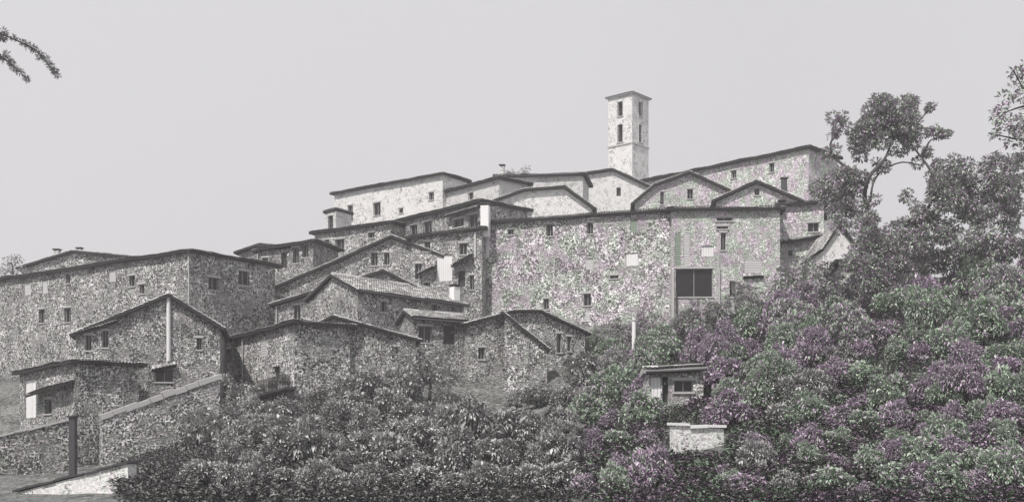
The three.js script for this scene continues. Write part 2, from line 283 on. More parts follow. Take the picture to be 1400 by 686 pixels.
  for (const c of o.canopies ?? []) { // [x0,y0,x1,y1] sloping edge in pixels, then reach
    const p = uv(c[0], c[1]), q = uv(c[2], c[3]), O = V(p[0], p[1], c[4] ?? 0.9), e = V(q[0] - p[0], q[1] - p[1], 0), s = V(0, 0.35, -(c[4] ?? 0.9));
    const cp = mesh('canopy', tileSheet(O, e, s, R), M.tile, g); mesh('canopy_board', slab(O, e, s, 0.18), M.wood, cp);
  }
  for (const c of o.balconies ?? []) { // [x0,y0,x1,y1] floor line in pixels
    const p = uv(c[0], c[1]), q = uv(c[2], c[3]); const b = mesh('balcony', slab(V(p[0], p[1], 1.0), V(q[0] - p[0], q[1] - p[1], 0), V(0, 0.01, -1.0), 0.2), M.gutter, g);
    const gg = [], n = Math.max(3, Math.round((q[0] - p[0]) / 0.3)); for (let i = 0; i <= n; i++) { const x = p[0] + (q[0] - p[0]) * i / n, y = p[1] + (q[1] - p[1]) * i / n; gg.push(box(x - 0.02, x + 0.02, y, y + 0.95, 0.93, 0.97)); }
    gg.push(slab(V(p[0], p[1] + 1.0, 0.98), V(q[0] - p[0], q[1] - p[1], 0), V(0, 0.001, -0.06), 0.05)); mesh('railing', mergeGeometries(gg.map(x => { x = x.index ? x.toNonIndexed() : x; x.deleteAttribute('uv'); return x; })), M.iron, b);
  }
  return g;
}

// ---------- the village ----------
house({ name: 'stone_house', label: 'pale distant house with low gable peeping over the long corner house roof', a: [28, 142], b: [184, 140], top: [[28, 368], [100, 346], [184, 354]], roof: 'gable', mat: M.light, chimneys: [[70, 338, 362, 7], [101, 336, 352, 6]] });
house({ name: 'stone_house', label: 'long grey stone corner house with unbroken eaves and a drainpipe at its far corner', a: [-60, 133.3], b: [260, 110], top: [[-60, 392.5], [260, 345]], roof: 'hip', len: 10.6, mat: M.grey,
  wins: [[52, 422, 60, 442], [87, 420, 96, 441], [32, 388, 41, 404, 'shutter'], [57, 384, 64, 402, 'shutter'], [148, 371, 157, 386, 'shutter'], [176, 376, 184, 392], [190, 388, 197, 402], [89, 374, 95, 388]], rwins: [[0.55, 0.68, 0.9, 2.3], [0.2, 0.32, 2.0, 3.2]], pipes: [[259, 350, 440, 0.07]] });
house({ name: 'stone_house', label: 'small jumbled grey house with dark openings tucked right of the corner house eaves', a: [352, 128], b: [428, 126], top: [[352, 344], [392, 340], [428, 331]], roof: 'hip', len: 6, mat: M.grey2, wins: [[358, 352, 366, 362], [384, 345, 392, 366, 'door'], [400, 338, 408, 360], [413, 333, 421, 352]], chimneys: [[338, 330, 350, 8, -3]] });
house({ name: 'stone_house', label: 'low tiled outhouse roof showing between corner house and jumbled house', a: [326, 134], b: [392, 133], top: [[326, 347], [356, 337], [392, 340]], roof: 'gable', len: 6, mat: M.grey });
house({ name: 'white_house', label: 'white limewashed house with three dark windows high on the village skyline', a: [457, 161], b: [605, 150], top: [[457, 266], [605, 239]], roof: 'hip', len: 5, mat: M.lime, thick: 0.2, wins: [[475, 280, 482, 302], [510, 276, 520, 295], [586, 262, 593, 274], [545, 284, 551, 292]] });
house({ name: 'chimney_hut', label: 'narrow pale hut with dark doorway left of the white skyline house', cat: 'hut', a: [444, 150], b: [459, 149], top: [[444, 292], [459, 288]], roof: 'hip', len: 3, mat: M.lime2, over: 0.2, wins: [[448, 294, 455, 314, 'door']] });
house({ name: 'stone_house', label: 'pale long house whose eaves climb in front of the white skyline house', a: [547, 158], b: [682, 143], top: [[547, 280], [682, 245]], roof: 'hip', len: 7, mat: M.lime2, wins: [[563, 284, 569, 294], [640, 262, 647, 274]] });
house({ name: 'stone_house', label: 'pale house with level eaves below the bell tower, left of it', a: [680, 147], b: [797, 145], top: [[680, 243], [797, 240]], roof: 'hip', len: 6, mat: M.lime2, chimneys: [[684, 222, 244, 6]], wins: [[720, 250, 726, 258]] });
house({ name: 'stone_house', label: 'grey house with paired dark windows under the white skyline house', a: [430, 138.6], b: [534, 132], top: [[430, 320], [534, 306]], roof: 'hip', len: 8, mat: M.light, wins: [[443, 327, 450, 346], [458, 326, 470, 342], [503, 317, 511, 326]] });
house({ name: 'stone_house', label: 'tall grey house with an open loggia beside the white chimney stack', a: [531, 135.8], b: [657, 124], top: [[531, 307], [657, 277]], roof: 'hip', len: 8, mat: M.grey, wins: [[619, 297, 634, 312], [640, 291, 653, 312], [560, 306, 570, 326], [578, 301, 590, 322], [541, 312, 548, 326], [570, 335, 577, 352]], canopies: [[614, 297, 656, 285, 0.7]] });
house({ name: 'stone_house', label: 'pale gabled house with a broad white gable behind the great wall house', a: [667, 129], b: [810, 128], top: [[667, 280], [717, 262], [771, 258], [810, 286]], roof: 'gable', len: 8, mat: M.lime, wins: [[697, 278, 702, 294], [668, 282, 673, 292]] });
house({ name: 'church', label: 'pale church nave with sloping roof at the foot of the bell tower', cat: 'church', a: [796, 158], b: [890, 156], top: [[796, 240], [838, 234], [890, 258]], roof: 'gable', len: 14, mat: M.lime, wins: [[843, 256, 849, 268, 'door']] });
house({ name: 'stone_house', label: 'broad pale house whose long eaves climb right to the highest roof corner', a: [880, 157], b: [1106, 140], top: [[880, 249], [1106, 203]], roof: 'hip', len: 7, mat: M.tintL, wins: [[1000, 232, 1007, 244], [1052, 222, 1059, 236]], chimneys: [[1010, 215, 228, 7]] });
house({ name: 'stone_house', label: 'small pale house with low rounded gable in front of the highest roof', a: [868, 133], b: [998, 132], top: [[868, 278], [895, 255], [943, 238], [998, 263]], roof: 'gable', len: 8, mat: M.tintL, wins: [[903, 262, 908, 280], [940, 258, 948, 272]] });
house({ name: 'stone_house', label: 'small pale gabled house with one tiny window beside a dark capped chimney', a: [980, 127], b: [1094, 126], top: [[980, 276], [1035, 251], [1094, 276]], roof: 'gable', len: 8, mat: M.tintL, wins: [[1032, 257, 1039, 267]], chimneys: [[1074, 240, 266, 8, -1, M.gutter]] });
house({ name: 'stone_house', label: 'grey gabled house whose steep roof edge climbs behind the wide middle gable', a: [370, 122], b: [602, 119], top: [[370, 398], [450, 364], [535, 326], [602, 352]], roof: 'gable', len: 9, mat: M.grey, wins: [[507, 345, 516, 363], [525, 345, 532, 362], [470, 376, 477, 386]] });
house({ name: 'stone_house', label: 'grey house of many openings with a white door panel beside the great wall house', a: [562, 119.2], b: [659, 117.6], top: [[562, 326], [659, 314]], roof: 'hip', len: 9, mat: M.light, wins: [[597, 348, 618, 385, 'plain'], [567, 360, 576, 382], [626, 370, 636, 392, 'door'], [628, 332, 638, 348], [580, 330, 588, 344], [642, 376, 648, 396], [581, 386, 588, 398]], canopies: [[572, 378, 596, 366, 0.8], [619, 366, 646, 350, 0.8]], pipes: [[650, 318, 352, 0.07, 'drainpipe', M.whitePipe]] , chimneys: [[661, 276, 322, 11, -0.8, M.white]] });
house({ name: 'stone_house', label: 'wide grey gabled house with thick dark verge in the middle of the village', a: [375, 114], b: [580, 113], top: [[375, 419], [455, 395], [524, 373], [580, 401]], roof: 'gable', len: 8, mat: M.grey, wins: [[401, 417, 410, 441], [426, 412, 434, 431, 'shutter'], [470, 404, 477, 418], [515, 392, 522, 402]], pipes: [[378, 420, 446, 0.08]] });
house({ name: 'stone_house', label: 'grey house with pale tiled roof facing down slope above the foremost gable', a: [489, 104], b: [634, 112], top: [[489, 398], [634, 418]], roof: 'eave', len: 8, pitch: 0.42, mat: M.grey, wins: [[520, 412, 528, 426], [590, 416, 598, 432]], chimneys: [[627, 388, 416, 8, -0.6, M.white]] });
house({ name: 'stone_house', label: 'foremost plain grey stone house with low gable above the bushes', a: [402, 97], b: [568, 99], top: [[402, 460], [455, 435], [568, 466]], roof: 'gable', len: 7, mat: M.grey, thick: 0.14, wins: [[535, 474, 545, 490], [430, 480, 437, 494, 'shutter']] });
house({ name: 'porch', label: 'small lean-to porch with dark eaves between two foremost gabled houses', cat: 'porch', a: [565, 101], b: [642, 103], top: [[565, 436], [642, 442]], roof: 'eave', len: 4, mat: M.grey2, wins: [[572, 446, 590, 468], [606, 446, 622, 470, 'door']] });
house({ name: 'stone_house', label: 'grey gabled cottage with single small window in front of the great wall house', a: [640, 101.5], b: [800, 104.5], top: [[640, 443], [700, 427], [737, 427], [800, 456]], roof: 'gable', len: 8, mat: M.light, thick: 0.12, wins: [[654, 475, 663, 491], [762, 456, 768, 482], [776, 460, 781, 480]] });
house({ name: 'lean_to', label: 'lean-to with steep dark roof edge against the small-window cottage', cat: 'lean-to', a: [690, 98.5], b: [748, 98.5], top: [[690, 432], [748, 478]], roof: 'gable', len: 3.4, mat: M.light, thick: 0.16, over: 0.3 });
house({ name: 'stone_house', label: 'great wall house, broad pale stone front with scattered small windows and long level eaves', a: [662, 119.5], b: [917, 113], top: [[662, 307], [917, 289]], roof: 'hip', len: 10, mat: M.tint,
  wins: [[694, 313, 702, 321], [747, 306, 756, 323], [803, 304, 811, 320], [862, 300, 871, 318, 'green'], [801, 354, 811, 369, 'shutter'], [856, 345, 872, 364, 'plain'], [743, 408, 750, 423], [798, 401, 808, 418], [800, 424, 807, 440, 'shutter'], [732, 412, 738, 424, 'shutter'], [834, 376, 846, 381]], pilasters: [[664, 324, 669, 352]] });
house({ name: 'stone_house', label: 'right half of the great wall row with louvred shutters and large dark loggia', a: [919, 111.6], b: [1067, 111.2], top: [[919, 288], [1067, 287]], roof: 'hip', len: 9, mat: M.tintL,
  wins: [[923, 318, 931, 364, 'green'], [935, 318, 943, 364, 'shutter'], [959, 336, 976, 351, 'plain'], [986, 318, 993, 342], [924, 367, 975, 406], [1018, 354, 1042, 376, 'shutter'], [998, 384, 1006, 406], [980, 297, 1002, 302], [980, 309, 996, 313]], pipes: [[925, 398, 462, 0.09, 'drainpipe', M.gutter], [984, 366, 420, 0.08]], pilasters: [[918.8, 368, 922, 460, M.sill]], canopies: [[1016, 380, 1044, 379, 0.3]] });
house({ name: 'stone_house', label: 'narrow pale house with thin dark canopy at the right end of the village', a: [1067, 114], b: [1127, 113], top: [[1067, 282], [1127, 278]], roof: 'hip', len: 8, mat: M.tintL, wins: [[1105, 304, 1120, 317], [1078, 342, 1084, 350]], canopies: [[1067, 333, 1126, 324, 0.7]], chimneys: [[1070, 274, 290, 9, 0.2, M.wood]] });
house({ name: 'stone_house', label: 'white gable end glimpsed through the foliage under the big tree', a: [1126, 104], b: [1196, 104], top: [[1126, 342], [1148, 310], [1196, 372]], roof: 'gable', len: 7, mat: M.lime, thick: 0.16, over: 0.3 });
house({ name: 'stone_house', label: 'low flat-eaved house half buried in shrubs right of the white gable end', a: [1150, 98], b: [1262, 97], top: [[1150, 360], [1262, 356]], roof: 'hip', len: 6, mat: M.tintL, wins: [[1160, 380, 1172, 402], [1190, 378, 1200, 404, 'shutter'], [1226, 380, 1236, 400]], canopies: [[1152, 410, 1202, 408, 0.5]], pipes: [[1207, 372, 460, 0.07]] });
house({ name: 'stone_house', label: 'tall gabled house with white flue up its gable at the left', a: [103, 94], b: [300, 96], top: [[103, 459], [230, 407], [300, 450]], roof: 'gable', len: 9, mat: M.grey, wins: [[116, 458, 124, 479], [139, 452, 147, 475], [133, 503, 142, 520], [112, 508, 119, 524], [113, 585, 121, 622, 'door'], [211, 505, 236, 522], [138, 545, 144, 560], [268, 462, 275, 478]], pipes: [[230, 398, 494, 0.17, 'flue', M.whitePipe]], canopies: [[207, 506, 240, 500, 0.5], [103, 458, 160, 439, 0.5]] });
house({ name: 'stone_house', label: 'house with plant-filled balcony between tall flue house and foremost gable', a: [294, 108], b: [402, 94.5], top: [[294, 471], [402, 443]], roof: 'hip', len: 5, mat: M.light, wins: [[309, 476, 317, 497], [355, 466, 364, 488, 'shutter'], [372, 500, 382, 524, 'door'], [324, 528, 344, 566, 'door'], [298, 482, 304, 496]], pipes: [[333, 462, 524, 0.07]], balconies: [[350, 545, 405, 528]] });
house({ name: 'outbuilding', label: 'low outbuilding with dark porch and white door panel at far left', cat: 'outbuilding', a: [26, 97], b: [101, 88], top: [[26, 512], [101, 497]], roof: 'hip', len: 5, mat: M.grey, wins: [[33, 518, 48, 572, 'plain'], [60, 545, 70, 566]], canopies: [[51, 541, 101, 525, 1.0]] });
house({ name: 'garden_shed', label: 'small open shed with pale flat roof among the flowering shrubs', cat: 'shed', a: [886, 66], b: [962, 66], top: [[886, 512], [962, 508]], roof: 'eave', len: 2.4, pitch: 0.1, mat: M.tint, board: M.sill, over: 0.3, wins: [[890, 515, 904, 544, 'plain'], [906, 515, 914, 550, 'door'], [922, 520, 948, 536]] });

// bell tower, standing corner-on
{
  const d = 166, P = at(859.5, 300, d), s = 4.05, yTop = at(0, 136, d).y, b = ground(P.x, d) - 1, H = yTop - b;
  const g = thing('bell_tower', 'slender white bell tower with slit openings and shallow pyramid roof', 'tower', null, [P.x, b, -d], Math.PI / 4 + 0.08);
  const yy = py => at(0, py, d).y - b, h = s / 2;
  for (let f = 0; f < 4; f++) {
    const m = new THREE.Matrix4().makeRotationY(f * Math.PI / 2).multiply(new THREE.Matrix4().makeTranslation(-h, 0, h));
    const holes = [[s / 2 - 0.42, yy(163), s / 2 + 0.42, yy(143)], [s / 2 - 0.42, yy(198), s / 2 + 0.42, yy(174)]];
    mesh('wall', panel([[0, 0], [0, H], [s - 0.4, H], [s - 0.4, 0]], holes, 0.4).applyMatrix4(m), M.lime, g);
    for (const r of holes) { const c = mesh('belfry_opening', mergeGeometries([box(r[0] - 0.08, r[0] - 0.003, r[1], r[3], -0.05, 0.06), box(r[2] + 0.003, r[2] + 0.08, r[1], r[3], -0.05, 0.06), box(r[0] - 0.15, r[2] + 0.15, r[1] - 0.12, r[1] - 0.003, -0.05, 0.12)]).applyMatrix4(m), M.sill, g);
      const gg = []; for (let y = r[1] + 0.1; y < r[3]; y += 0.22) gg.push(box(r[0], r[2], y, y + 0.05, -0.34, -0.26)); mesh('louvre', mergeGeometries(gg).applyMatrix4(m), M.wood, c); }
    mesh('string_course', box(-0.12, s - 0.14, yy(203), yy(201), 0.003, 0.12).applyMatrix4(m), M.sill, g);
  }
  mesh('floor', box(-h + 0.41, h - 0.41, yy(168), yy(166), -h + 0.41, h - 0.41), M.wood, g);
  const c = mesh('cornice', mergeGeometries([box(-h - 0.3, h + 0.3, H, H + 0.18, -h - 0.3, h + 0.3)]), M.sill, g);
  const rf = new THREE.ConeGeometry((h + 0.42) * Math.SQRT2, 0.95, 4, 1); rf.rotateY(Math.PI / 4); rf.translate(0, H + 0.18 + 0.475 + 0.003, 0); mesh('roof', rf.toNonIndexed(), M.gutter, g);
}

// ---------- garden walls ----------
function gardenWall(name, label, a, b, top, thick, mat, cap, depth = 0.5) {
  const A = at(a[0], 600, a[1]), B = at(b[0], 600, b[1]), W = Math.hypot(B.x - A.x, B.z - A.z), base = Math.min(ground(A.x, a[1]), ground(B.x, b[1])) - 0.6;
  const g = thing(name, label, 'wall', null, [A.x, base, A.z], Math.atan2(-(B.z - A.z), B.x - A.x));
  const h0 = at(a[0], top[0], a[1]).y - base, h1 = at(b[0], top[1], b[1]).y - base;
  mesh('wall', panel([[0, 0], [0, h0], [W, h1], [W, 0]], [], depth), mat, g);
  const n = Math.max(1, Math.round((W + 0.2) / 0.9)), RC = rng(Math.round(W * 100)), k = (h1 - h0) / W;
  for (let i = 0; i < n; i++) { const x0 = -0.1 + (W + 0.2) * i / n + 0.012, x1 = -0.1 + (W + 0.2) * (i + 1) / n - 0.012, dy = 0.003 + 0.04 * RC(), t = thick * (0.85 + 0.3 * RC()); mesh('coping_stone', slab(V(x0, h0 + k * x0 + t + dy, 0.1 + 0.05 * RC()), V(x1 - x0, k * (x1 - x0) + 0.03 * (RC() - 0.5), 0), V(0, 0.02, -depth - 0.24), t), cap, g); }
  return g;
}
gardenWall('ramp_wall', 'sloping ramp wall with pale coping climbing past the tall flue house', [137, 88], [300, 92], [574, 519], 0.4, M.light, M.sill, 0.8);
gardenWall('yard_wall', 'grey yard wall with thin coping in front of the outbuilding', [-40, 80], [95, 82], [606, 575], 0.14, M.grey2, M.sill);
gardenWall('garden_wall', 'pale low wall with sloping top ending at the edge of the bushes', [20, 60], [174, 57], [674, 634], 0.1, M.lime, M.gutter, 0.6);
gardenWall('terrace_wall', 'white low terrace wall among the flowering shrubs below the shed', [921, 54], [990, 54.5], [583, 586], 0.12, M.lime, M.white);
gardenWall('shade_strip', 'dark narrow strip standing in for the shaded gap between yard wall and tall flue house', [93, 79], [101, 79], [570, 569], 0.1, M.gutter, M.gutter);  // dark upright painted in place of a shaded gap between the buildings
function post(label, px, y0, y1, d, w) {
  const P = at(px, y1, d), gy = Math.min(P.y, ground(P.x, d)) - 0.3, H = at(px, y0, d).y - gy; const g = thing('stone_post', label, 'post', null, [P.x, gy, P.z], 0.2);
  const c = new THREE.CylinderGeometry(w * 0.42, w * 0.5, H, 8); c.translate(0, H / 2, 0); mesh('shaft', c, M.white, g); const k = new THREE.CylinderGeometry(w * 0.1, w * 0.62, w * 0.6, 8); k.translate(0, H + w * 0.3 + 0.002, 0); mesh('cap', k, M.sill, g);
}
post('tall pale post in shrubs below the great wall house', 867, 438, 484, 99, 0.4);
post('short pale post in shrubs below the large dark loggia', 997, 448, 472, 96, 0.35);
post('stubby pale post among shrubs below the narrow right-end house', 1081, 446, 466, 97, 0.4);

// ---------- foliage ----------
function leaf(p, uvn, pos, dir, up, len, wid, fold) { // two-triangle folded leaf with a pointed tip
  const side = new THREE.Vector3().crossVectors(dir, up).normalize(), n = new THREE.Vector3().crossVectors(side, dir).normalize();
  const mid = pos.clone().addScaledVector(dir, len * 0.5), tip = pos.clone().addScaledVector(dir, len).addScaledVector(n, -fold * len);
  const l = mid.clone().addScaledVector(side, wid).addScaledVector(n, fold * wid), r = mid.clone().addScaledVector(side, -wid).addScaledVector(n, fold * wid);
  for (const v of [pos, l, tip, pos, tip, r]) p.push(v.x, v.y, v.z);
}
const greyPal = [[.46, .46, .46], [.4, .405, .4], [.56, .56, .56], [.2, .2, .2], [.28, .28, .28], [.24, .24, .24]];
const needlePal = [[.2, .2, .2], [.25, .25, .25], [.32, .32, .32], [.22, .22, .22]];
const greenPal = [[.39, .48, .38], [.34, .44, .33], [.52, .57, .51], [.2, .27, .19], [.26, .34, .25], [.3, .33, .3], [.44, .36, .45]];
const purplePal = [[.49, .39, .5], [.43, .33, .45], [.56, .5, .57], [.24, .18, .25], [.32, .24, .33], [.31, .29, .32], [.36, .43, .35]];
const mixPal = [...greenPal, ...purplePal];
const leafMat = new THREE.MeshStandardMaterial({ vertexColors: true, roughness: 0.85, side: THREE.DoubleSide });
function clumps(list, n, size, pal, R, up = 0.5, wid) { // list of [x,y,z,r]; leaves gathered round each centre
  const p = [], c = [], v = V(0, 0, 0), dir = V(0, 0, 0), u = V(0, 1, 0);
  let tot = 0; for (const q of list) tot += q[3] ** 2;
  for (const q of list) {
    const k = Math.max(6, Math.round(n * q[3] ** 2 / tot));
    for (let i = 0; i < k; i++) {
      dir.set(R() * 2 - 1, R() * 2 - 1, R() * 2 - 1).normalize(); const rr = q[3] * (0.45 + 0.6 * Math.sqrt(R()));
      v.set(q[0], q[1], q[2]).addScaledVector(dir, rr); if (q[4]) v.y = q[1] + (v.y - q[1]) * q[4];
      dir.x += (R() - 0.5) * 1.6; dir.y += (R() - 0.5) * 1.6 + up * 0.3; dir.z += (R() - 0.5) * 1.6; dir.normalize();
      u.set(R() - 0.5, 1, R() - 0.5).normalize(); if (Math.abs(dir.y) > 0.9) u.set(1, 0, 0.3).normalize();
      const s = size * (0.7 + 0.7 * R()); leaf(p, null, v, dir, u, s, s * (wid ?? 0.26), 0.25);
      const col = pal[Math.floor(R() * pal.length)], b = 0.85 + 0.3 * R(); for (let j = 0; j < 6; j++) c.push(col[0] * b, col[1] * b, col[2] * b);
    }
  }
  const g = new THREE.BufferGeometry(); g.setAttribute('position', new THREE.Float32BufferAttribute(p, 3)); g.setAttribute('color', new THREE.Float32BufferAttribute(c, 3)); g.computeVertexNormals(); return g;
}
function shrubProto(seed, pal, n, size, r = 1, hgt = 1) { // a rounded uneven bush about 2r wide, returns geometries
  const R = rng(seed), list = []; const m = 20;
  for (let i = 0; i < m; i++) { const a = R() * 6.283, e = Math.acos(1 - R() * 1.02), rad = r * (0.6 + 0.3 * R()); list.push([Math.cos(a) * Math.sin(e) * rad, hgt * (0.25 + 0.95 * Math.cos(e) * (0.75 + 0.35 * R())), Math.sin(a) * Math.sin(e) * rad, r * (0.17 + 0.16 * R())]); }
  list.push([0, hgt * 0.45, 0, r * 0.42]);
  const stems = []; for (let i = 0; i < 6; i++) { const q = list[i]; stems.push(tube([V(q[0] * 0.1, -0.3, q[2] * 0.1), V(q[0] * 0.4, q[1] * 0.5, q[2] * 0.4), V(q[0], q[1], q[2])], 0.05 * r, 4, 0.02 * r)); }
  return { leaves: clumps(list, n, size, pal, R), stems: mergeGeometries(stems) };
}
const protos = {
  grey: [1, 2, 3, 4].map(i => shrubProto(100 + i, greyPal, 3400, 0.165)), low: [1, 2].map(i => shrubProto(200 + i, greyPal, 3000, 0.165)),
  green: [1, 2, 3].map(i => shrubProto(300 + i, greenPal, 3400, 0.165)), purple: [1, 2, 3].map(i => shrubProto(400 + i, purplePal, 3400, 0.165)),
  tallGreen: [shrubProto(501, greenPal, 9000, 0.1), shrubProto(502, mixPal, 9000, 0.1)], tallPurple: [shrubProto(503, purplePal, 9000, 0.1), shrubProto(504, mixPal, 9000, 0.1)],
};
const shrubText = {
  tallGreen: ['tall_shrub', 'tall rounded shrub rising above the lower shrubs on slope', 'tall shrubs on the right slope'], tallPurple: ['tall_shrub', 'tall rounded shrub rising above the lower shrubs on slope', 'tall shrubs on the right slope'],
  grey: ['leafy_bush', 'round grey-leaved bush in the thicket below the houses', 'grey bushes in the thicket'], low: ['low_bush', 'low bush below the houses', 'low bushes below the houses'],
  green: ['green_shrub', 'rounded green shrub growing among purple flowering shrubs on slope', 'green shrubs on the right slope'], purple: ['flowering_shrub', 'rounded purple flowering shrub growing among green shrubs on slope', 'purple shrubs on the right slope'],
};
const RS = rng(77);
function shrub(kind, P, r, h, label) {
  const pr = protos[kind][Math.floor(RS() * protos[kind].length)], [n, l, gr] = shrubText[kind];
  const g = thing(n, label ?? l, 'shrub', label ? null : gr, [P.x, P.y, P.z], RS() * 6.28);
  mesh('foliage', pr.leaves, leafMat, g); mesh('stem', pr.stems, M.bark, g); g.scale.set(r, h, r); return g;
}
// upper edge of the vegetation (pixels): below it the slope is overgrown
const EDGE = [[175, 645], [230, 615], [300, 590], [360, 566], [420, 545], [500, 535], [560, 540], [600, 590], [640, 606], [700, 604], [750, 580], [790, 496], [840, 466], [890, 462], [930, 458], [990, 435], [1060, 410], [1130, 392], [1200, 400], [1265, 370], [1320, 345], [1400, 330]];
const edgeAt = x => { if (x <= EDGE[0][0]) return 700; for (let i = 1; i < EDGE.length; i++) if (x <= EDGE[i][0]) { const [a, b] = [EDGE[i - 1], EDGE[i]]; return a[1] + (b[1] - a[1]) * (x - a[0]) / (b[0] - a[0]); } return 330; };
{
  let row = 0;
  for (let y = 350; y < 740; y += 30) {
    row++; let col = 0;
    for (let x = 196; x < 1450; x += 38) {
      col++; const px = x + (RS() - 0.5) * 16, py = y + (RS() - 0.5) * 14; if (py < edgeAt(px) + 14 || (px < 236 && py > 622) || (px > 905 && px < 1002 && py > 588 && py < 648) || (px > 880 && px < 965 && py > 520 && py < 566)) continue;
      const P = hit(px, py); if (!P) continue; const d = -P.z, s = d / F;
      if (d < 41) continue;
      const mixed = px > 830 || (px > 640 && RS() < (px - 640) / 330);
      const kind = mixed ? ((col + row) % 2 ? 'purple' : 'green') : 'grey';
      const r = (px > 890 && px < 1015 && py > 640 ? 15 : mixed ? 25 : 29) * s * (0.65 + 0.75 * RS());
      shrub(mixed && RS() < 0.12 ? 'grey' : kind, P, r, r * (0.75 + 0.75 * RS()));
    }
  }
}
for (const [x, y, k] of [[812, 490, 1.7], [842, 480, 2], [872, 472, 1.8], [826, 470, 1.4], [1010, 425, 2.2], [1045, 405, 2.6], [940, 462, 2], [1120, 410, 2.4], [900, 500, 2.2], [1180, 420, 2.2], [1235, 400, 2.6], [1290, 380, 2.8], [1350, 370, 3], [835, 520, 1.8], [985, 505, 2], [1085, 470, 2.3], [1160, 480, 2.2], [1260, 470, 2.4], [1370, 440, 2.6], [1060, 560, 2], [1310, 560, 2]]) { const P = hit(x, y); if (P) shrub(RS() < 0.5 ? 'tallGreen' : 'tallPurple', P, k * 0.75, k * 1.05); }
for (const [x, y, r, l] of [[738, 556, 1.5, 'wide low bush on the pale bank below the small-window cottage'], [775, 556, 1.2, 'low bush at the end of the pale bank below the cottage'], [708, 556, 1.1, 'low bush on the pale bank nearest the foremost gable'], [430, 546, 1.1, 'low bush at the foot of the foremost plain gable wall']]) { const P = hit(x, y); if (P) shrub('low', P, r, r * 0.8, l); }

// branches and trees built from limbs [pixel x, y, distance]
function tree(name, label, limbs, crown, n, size, pal, seed, group, wid) {
  const b = at(...limbs[0][1][0]); const g = thing(name, label, 'tree', group, [b.x, b.y, b.z]); const R = rng(seed);
  const loc = q => at(...q).sub(b);
  limbs.forEach(([rad, pts, r1], i) => mesh(i ? 'limb' : 'trunk', tube(pts.map(loc), rad, 7, r1 ?? rad * 0.35), M.bark, g));
  const list = limbs.length && crown.map(([x, y, d, r, fl]) => { const p = loc([x, y, d]); return [p.x, p.y, p.z, r * 1.12 * d / F, fl]; });
  const sub = []; for (const q of list) { const k = 5; for (let i = 0; i < k; i++) sub.push([q[0] + (R() - 0.5) * 1.5 * q[3], q[1] + (R() - 0.5) * 1.3 * q[3] * (q[4] ?? 1), q[2] + (R() - 0.5) * 1.5 * q[3], q[3] * (0.3 + 0.35 * R()), q[4]]); }
  mesh('crown', clumps(sub, n, size, pal, R, 0.5, wid), leafMat, g); return g;
}
const TD = 88;
